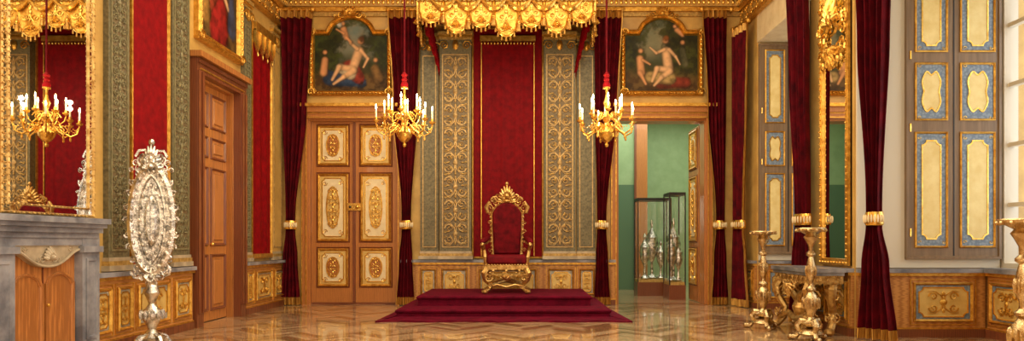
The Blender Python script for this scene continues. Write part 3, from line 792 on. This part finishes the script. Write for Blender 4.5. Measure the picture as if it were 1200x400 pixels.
# ------------------------------------------------------------ chandeliers
def chandelier(x,y):
    b=B('chandelier'); T=Matrix.Translation((x,y,2.58)); b.M=T
    prof=[(.0,0),(.02,.01),(.03,.04),(.015,.07),(.06,.10),(.11,.17),(.12,.22),(.09,.28),(.04,.32),(.03,.36),(.055,.40),(.065,.45),(.035,.50),(.02,.56),(.03,.60),(.05,.66),(.03,.72),(.015,.80),(.02,.84),(.012,.90)]
    b.lathe(prof,(0,0,0),goldb,18)
    fl=[]
    def arms(n,R,z0,zc,ph,r):
        for k in range(n):
            a=ph+2*pi*k/n; c,s_=math.cos(a),math.sin(a)
            P=[(.06,z0),(R*.3,z0+.06),(R*.5,z0-.02),(R*.72,z0-.08),(R*.93,z0-.03),(R,zc-.04),(R,zc)]
            b.tube([(p[0]*c,p[0]*s_,p[1]) for p in P],[r,r*1.2,r,r*1.1,r,r*.9,r],goldb,6)
            sp=[(R*.45+.07*(1-.7*q/9)*math.cos(q*.9),z0+.02+.07*(1-.7*q/9)*math.sin(q*.9)) for q in range(10)]
            b.tube([(p[0]*c,p[0]*s_,p[1]) for p in sp],[r*.8]*10,goldb,5)
            b.ball((R*.72*c,R*.72*s_,z0-.12),(.018,.018,.035),goldb,6,4)
            b.lathe([(.008,-.03),(.03,-.02),(.045,0),(.05,.012),(.02,.014),(.02,.05),(.024,.055)],(R*c,R*s_,zc),goldb,10)
            b.lathe([(.012,.05),(.012,.17)],(R*c,R*s_,zc),candlem,8)
            b.lathe([(.002,.175),(.011,.19),(.012,.205),(.006,.235),(.001,.25)],(R*c,R*s_,zc),flame,8)
            fl.append((x+R*c,y+R*s_,2.58+zc+.21))
    arms(8,.41,.26,.38,.2,.012); arms(6,.24,.44,.52,.5,.010)
    for k in range(8):
        a=.2+2*pi*k/8; a2=a+2*pi/8
        for q in range(7):
            t_=q/6; X=.41*(math.cos(a)*(1-t_)+math.cos(a2)*t_); Y=.41*(math.sin(a)*(1-t_)+math.sin(a2)*t_)
            b.ball((X,Y,.34-.08*math.sin(pi*t_)),.011,goldb,5,3)
    b.lathe([(.05,.88),(.055,.93),(.035,.98),(.045,1.0),(.03,1.04),(.05,1.07),(.012,1.12)],(0,0,0),damask,12)
    b.lathe([(.056,.87),(.056,.89)],(0,0,0),goldb,12)
    b.tube([(0,0,1.1),(0,0,ZC-2.58-.05)],.014,velvetb,6)
    b.lathe([(.1,ZC-2.58-.08),(.06,ZC-2.58-.1),(.12,ZC-2.58-.01)],(0,0,0),gold,14)
    b.done()
    for k in range(0,8,2):
        l=bpy.data.lights.new('candle_light','POINT'); l.energy=15; l.color=(1,.74,.42); l.shadow_soft_size=.03
        o=bpy.data.objects.new('candle_light',l); bpy.context.scene.collection.objects.link(o); o.location=(fl[k][0],fl[k][1],fl[k][2]+.06)
chandelier(-1.78,10.17); chandelier(1.21,10.17)

# ------------------------------------------------------------ fireplace + mirror
b=B('fireplace'); b.M=FL(XL+.002)
w1=.25
J=((5.50,5.84),(6.73,7.0))
for a0,a1 in J:
    b.box(a0,a1,.14,1.08,0,w1+.02,marble); b.box(a0,a1,1.14,1.22,0,w1+.02,marble)
    b.box(a0-.02,a1+.02,0,.14,0,w1+.05,marble); b.mold(rect(a0+.05,a1-.05,.22,1.02),[(0,w1+.02),(0,w1+.035),(.025,w1+.035),(.03,w1+.025)],marble,marble)
    b.box(a0-.02,a1+.02,1.08,1.14,0,w1+.05,marble)
b.box(5.84,6.73,1.15,1.22,0,w1+.015,marble)
for k,(z,h,e) in enumerate(((1.22,.05,.0),(1.27,.05,.03),(1.32,.04,.06),(1.36,.055,.09))):
    b.box(5.5-e*.8,6.98+e*.6,z,z+h,0,w1+.03+e,marble)
b.box(5.84,6.73,0,1.16,0,w1-.06,wood)
for a0,a1 in ((5.87,6.27),(6.30,6.70)):
    b.mold(archrect(a0,a1,.12,.80,.1,.05),[(0,w1-.06),(0,w1-.035),(.02,w1-.04),(.03,w1-.058)],wood,wood)
b.box(6.278,6.292,.03,1.0,w1-.06,w1-.05,woodd); b.ball((6.32,.6,w1-.03),.018,goldb)
# carved apron: extruded strip with a scalloped lower edge
N_=24; lo=[];
for k in range(N_+1):
    t_=k/N_; lo.append((5.84+.89*t_,1.07+.03*math.cos(4*pi*t_)-.15*math.sin(pi*t_)**4))
vs=[];
for (u,v) in lo: vs+=[(u,1.17,w1),(u,v,w1-.01),(u,v,w1-.06)]
fs=[]
for k in range(N_): fs+=[(3*k,3*k+1,3*k+4,3*k+3),(3*k+1,3*k+2,3*k+5,3*k+4)]
b.add(vs,fs,marblel)
b.tube([(u,v+.01,w1) for u,v in lo],.013,marblel,6)
crest(b,6.28,1.02,w1,.11,.12,marblel)
for sx in (-1,1): spiral(b,(6.28+sx*.3,1.12),.035,0,1.4,sx,marblel,w1)
b.done()
b=B('wall_mirror'); b.M=FL(XL+.002)
m0,m1,z0,z1=5.80,7.06,1.43,5.15
b.box(m0,m1,z0,z1,0,.10,woodd)
b.mold(rect(m0,m1,z0,z1),[(0,.10),(0,.18),(.015,.19),(.025,.175),(.025,.172),(.075,.172),(.075,.18),(.09,.19),(.095,.18),(.095,.172)],goldt,mirror)
b.mold(rect(m0+.025,m1-.025,z0+.025,z1-.025),[(0,.1745),(.05,.1745)],mirror)
for uu in (m0+.05,m1-.05):
    k=0; v=z0+.1
    while v<z1-.1:
        spiral(b,(uu,v),.02,0,1.2,(-1)**k,goldt,.18); v+=.08;k+=1
beads(b,rect(m0+.085,m1-.085,z0+.085,z1-.085),.05,.009,.19,goldt)
beads(b,rect(m0+.01,m1-.01,z0+.01,z1-.01),.06,.011,.19,goldt)
b.done()
# pier mirror
b=B('pier_mirror'); b.M=FR(XR)
m0,m1,z0,z1=8.66,9.50,.88,5.0
b.box(m0,m1,z0,z1,0,.02,woodd)
b.mold(rect(m0,m1,z0,z1),[(0,0),(0,.05),(.03,.06),(.06,.045),(.08,.05),(.09,.03),(.09,.025)],gold,mirror)
beads(b,rect(m0+.035,m1-.035,z0+.035,z1-.035),.08,.016,.06,goldb)
crest(b,9.08,4.05,.08,.3,.4,goldb); crest(b,9.08,3.75,.07,.24,-.3,gold)
for sx in (-1,1):
    for k in range(5): spiral(b,(9.08+sx*.3,3.7+k*.22),.1,0,1.3,sx*(-1)**k,goldb,.07)
b.box(m0+.1,m1-.1,3.62,3.70,.02,.08,gold); leafrow(b,m0+.1,m1-.1,3.62,.07,.12,.1,goldb)
b.done()

# ------------------------------------------------------------ silver standing screen
b=B('silver_ornamental_stand')
T=Matrix.Translation((-4.12,7.6,0))@Matrix.Rotation(math.radians(14),4,'Z'); b.M=T
b.lathe([(.13,.10),(.15,.13),(.07,.17),(.04,.22),(.06,.27),(.1,.34),(.11,.40),(.06,.46),(.03,.5),(.05,.55),(.08,.62),(.06,.7),(.03,.75),(.05,.8),(.03,.84)],(0,0,0),silver,18)
for k in range(4):
    a=pi/4+k*pi/2
    b.tube([(.06*math.cos(a),.06*math.sin(a),.14),(.14*math.cos(a),.14*math.sin(a),.12),(.20*math.cos(a),.20*math.sin(a),.05),(.24*math.cos(a),.24*math.sin(a),.03)],[.04,.045,.03,.03],silver,8)
for k in range(10):
    a=2*pi*k/10; b.ball((.11*math.cos(a),.11*math.sin(a),.38),(.03,.03,.06),silver,6,4)
Fm=Matrix(((.84,0,0,0),(0,0,-1,0),(0,1,0,0),(0,0,0,1))); b.M=T@Fm
cv=1.42
b.mold(oval(0,cv,.29,.62,36),[(0,-.02),(-.01,.0),(.0,.03),(.04,.045),(.07,.02),(.10,.015),(.11,.035),(.13,.035),(.15,.012)],silver,silver)
b.mold(oval(0,cv,.29,.62,36),[(.0,-.02),(.03,-.04)],silver,silver)
b.mold(oval(0,cv,.10,.29,24),[(0,.01),(.02,.05),(.05,.07)],silver,silver)
arab(b,-.07,.07,cv-.25,cv+.25,.06,silver)
for k in range(26):
    a=2*pi*k/26; uu=.29*math.cos(a); vv=cv+.63*math.sin(a)
    spiral(b,(uu,vv),.045,a,1.3,(-1)**k,silver,.02,r0=.014); b.ball((.235*math.cos(a),cv+.54*math.sin(a),.03),(.02,.03,.02),silver,6,4)
for k in range(16):
    a=2*pi*k/16; b.ball((.14*math.cos(a),cv+.38*math.sin(a),.03),(.022,.03,.02),silver,6,4)
crest(b,0,2.06,.01,.16,.2,silver); crest(b,0,1.98,.02,.2,.16,silver)
for sx in (-1,1): spiral(b,(sx*.10,2.12),.09,pi/2*(1-sx),1.5,sx,silver,.01,r0=.02); spiral(b,(sx*.16,.86),.09,pi,1.5,-sx,silver,.01,r0=.02)
b.ball((0,2.28,.01),(.04,.04,.03),silver); crest(b,0,.82,.02,.15,-.14,silver)
b.done()

# ------------------------------------------------------------ torcheres
def torchere(x,y,h=1.33):
    b=B('candle_stand'); b.M=Matrix.Translation((x,y,0))
    k=h/1.33
    pr=[(.05,.16),(.10,.18),(.12,.21),(.06,.24),(.035,.28),(.05,.33),(.085,.40),(.095,.46),(.07,.53),(.035,.58),(.06,.60),(.06,.62),(.03,.65),(.028,.70),(.05,.76),(.06,.83),(.045,.92),(.028,.99),(.055,1.01),(.055,1.03),(.025,1.06),(.03,1.12),(.06,1.18),(.085,1.22),(.06,1.25),(.11,1.28),(.165,1.30),(.175,1.32),(.17,1.33),(.06,1.32)]
    b.lathe([(r,z*k) for r,z in pr],(0,0,0),silverg,20)
    for q in range(3):
        a=q*2*pi/3+.5; c,s_=math.cos(a),math.sin(a)
        P=[(.05,.24),(.11,.24),(.15,.18),(.13,.10),(.17,.04),(.22,.035)]
        b.tube([(p[0]*c,p[0]*s_,p[1]) for p in P],[.03,.04,.04,.03,.032,.03],silverg,8)
        b.ball((.235*c,.235*s_,.035),.035,silverg)
    b.lathe([(.14,.07),(.16,.09),(.12,.13),(.05,.16)],(0,0,0),silverg,12)
    for q in range(12):
        a=2*pi*q/12; b.ball((.09*math.cos(a),.09*math.sin(a),.45),(.022,.022,.07),silverg,6,4); b.ball((.165*math.cos(a),.165*math.sin(a),1.30*k),.02,silverg,6,4); b.ball((.055*math.cos(a),.055*math.sin(a),.84),(.014,.014,.06),silverg,6,4)
    b.done()
torchere(3.24,9.35); torchere(3.42,8.22,1.35); torchere(3.84,5.30,1.36)

# console table
b=B('console_table')
ty0,ty1,tx0,tx1=8.52,9.78,3.50,3.98
b.box(tx0,tx1,ty0,ty1,.80,.85,marble); b.box(tx0+.02,tx1-.01,ty0+.02,ty1-.02,.76,.80,marble)
b.box(tx0+.05,tx1-.01,ty0+.05,ty1-.05,.66,.76,goldt)
b.M=FR(tx0+.05); arab(b,ty0+.06,ty1-.06,.64,.77,.02,goldt); crest(b,(ty0+ty1)/2,.64,.03,.16,-.2,goldt)
b.M=FB(ty0+.05); arab(b,tx0+.07,tx1-.02,.64,.77,.02,goldt)
b.M=Matrix.Identity(4)
for yy,f in ((ty0+.14,1),(ty1-.14,-1)):
    for xx in (tx0+.1,tx1-.1):
        b.tube([(xx,yy,.68),(xx-.05,yy-.05*f,.58),(xx-.03,yy-.02*f,.42),(xx+.03,yy+.07*f,.28),(xx+.01,yy+.04*f,.14),(xx-.05,yy-.02*f,.05)],[.06,.075,.055,.045,.05,.05],goldt,8)
        b.ball((xx-.06,yy-.03*f,.05),(.07,.07,.05),goldt)
        b.M=FB(yy-.04); spiral(b,(xx,.5),.09,0,1.4,1,goldt,.03); spiral(b,(xx,.22),.08,pi,1.4,-1,goldt,.03); b.M=FR(xx-.04); spiral(b,(yy,.5),.09,0,1.4,f,goldt,.03); spiral(b,(yy,.22),.08,pi,1.4,-f,goldt,.03); b.M=Matrix.Identity(4)
cy=(ty0+ty1)/2
b.tube([(tx0+.06,ty0+.16,.14),(tx0+.12,ty0+.35,.22),(tx0+.1,cy,.16),(tx0+.12,ty1-.35,.22),(tx0+.06,ty1-.16,.14)],.04,goldt,8)
b.lathe([(.05,0),(.10,.03),(.08,.08),(.05,.14),(.09,.22),(.12,.32),(.08,.42),(.04,.48)],(tx0+.18,cy,0),goldt,12)
for s1 in (-1,1): b.tube([(tx0+.18,cy,.34),(tx0+.12,cy+s1*.12,.50),(tx0+.14,cy+s1*.28,.56),(tx0+.16,cy+s1*.34,.46)],[.05,.05,.04,.015],goldt,8)
b.done()

# ------------------------------------------------------------ adjoining room
b=B('floor_gallery'); b.box(-.5,6.4,YB+.35,19.2,-.2,0,flo[3]); b.box(DR[0],DR[1],YB,YB+.36,-.2,0.001,flo[2]); b.done()
b=B('wall_gallery'); b.box(-.5,6.4,18.6,18.9,0,4.6,greenw); b.box(5.6,5.8,YB+.35,18.6,0,4.6,greenw); b.box(-.5,-.3,YB+.35,18.6,0,4.6,greenw); 
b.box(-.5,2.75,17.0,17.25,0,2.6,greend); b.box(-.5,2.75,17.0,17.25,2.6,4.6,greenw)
b.box(-.5,6.4,YB+.41,YB+.45,3.62,4.6,greenw)
b.done()
b=B('ceiling_gallery'); b.box(-.5,6.4,YB+.35,18.9,4.6,4.7,white); b.done()
b=B('trim_gallery_post'); b.box(2.75,3.02,16.95,17.3,0,4.6,wood); b.box(2.70,2.75,16.93,17.3,0,4.6,woodd); b.done()
def case(x,y,w,d,h):
    b=B('display_case'); b.M=Matrix.Translation((x,y,0))
    b.box(-w/2,w/2,-d/2,d/2,0,.30,woodd); b.box(-w/2+.01,w/2-.01,-d/2+.01,d/2-.01,.30,.36,giltm); b.box(-w/2,w/2,-d/2,d/2,h-.06,h,dark)
    for sx in (-1,1):
        for sy in (-1,1): b.box(sx*(w/2-.01)-.012,sx*(w/2-.01)+.012,sy*(d/2-.01)-.012,sy*(d/2-.01)+.012,.3,h-.06,dark)
    for sy in (-1,1): b.add([(-w/2,sy*d/2,.36),(w/2,sy*d/2,.36),(w/2,sy*d/2,h-.06),(-w/2,sy*d/2,h-.06)],[(0,1,2,3)],glass)
    for sx in (-1,1): b.add([(sx*w/2,-d/2,.36),(sx*w/2,d/2,.36),(sx*w/2,d/2,h-.06),(sx*w/2,-d/2,h-.06)],[(0,1,2,3)],glass)
    for q,(ox,s_) in enumerate(((-w*.25,1.0),(w*.25,.85),(0,1.3))):
        z0=.36
        b.lathe([(.08*s_,z0),(.10*s_,z0+.03),(.035,z0+.10),(.025,z0+.28*s_),(.05*s_,z0+.34*s_),(.10*s_,z0+.46*s_),(.12*s_,z0+.60*s_),(.10*s_,z0+.68*s_),(.11*s_,z0+.71*s_),(.06*s_,z0+.80*s_),(.02,z0+.88*s_),(.04,z0+.94*s_),(.01,z0+1.02*s_)],(ox,(q-1)*.08,0),silver,14)
    b.done()
case(2.84,15.3,.74,.5,2.15); case(3.12,14.35,.34,.6,2.2)

# ------------------------------------------------------------ lights
def area(name,loc,rot,sx,sy,e,col):
    l=bpy.data.lights.new(name,'AREA'); l.shape='RECTANGLE'; l.size=sx; l.size_y=sy; l.energy=e; l.color=col
    o=bpy.data.objects.new(name,l); bpy.context.scene.collection.objects.link(o); o.location=loc; o.rotation_euler=rot
for i,(y0,y1) in enumerate(NI):
    area('daylight_window_%d'%(i+1),(XW+.5,(y0+y1)/2,2.9),(0,pi/2,0),3.6,y1-y0,(60,75,300)[i],(1,.98,.95))
area('ceiling_fill',(-.3,6.5,6.3),(0,0,0),6,8,520,(1,.88,.67))  # extra warm fill added under the ceiling, no fixture hangs there
area('rear_fill',(-.3,-2.6,3.6),(pi/2,0,0),6,4,280,(1,.9,.72))  # added fill behind the camera, not a lamp of the room
area('gallery_light',(3.2,15.6,4.5),(0,0,0),3,4,170,(1,.98,.88))
w=bpy.data.worlds.new('World'); bpy.context.scene.world=w; w.use_nodes=True
w.node_tree.nodes['Background'].inputs[0].default_value=(.74,.85,1,1); w.node_tree.nodes['Background'].inputs[1].default_value=.65

# ------------------------------------------------------------ camera
cam=bpy.data.cameras.new('camera'); co=bpy.data.objects.new('camera',cam); bpy.context.scene.collection.objects.link(co)
co.location=(0,0,1.18); co.rotation_euler=(pi/2,0,0)
cam.sensor_fit='HORIZONTAL'; cam.sensor_width=36; cam.lens=24.18; cam.shift_x=-.0125; cam.shift_y=.07; cam.clip_end=100
bpy.context.scene.camera=co
sc=bpy.context.scene
sc.view_settings.view_transform='Standard'; sc.view_settings.look='None'; sc.view_settings.exposure=0.08
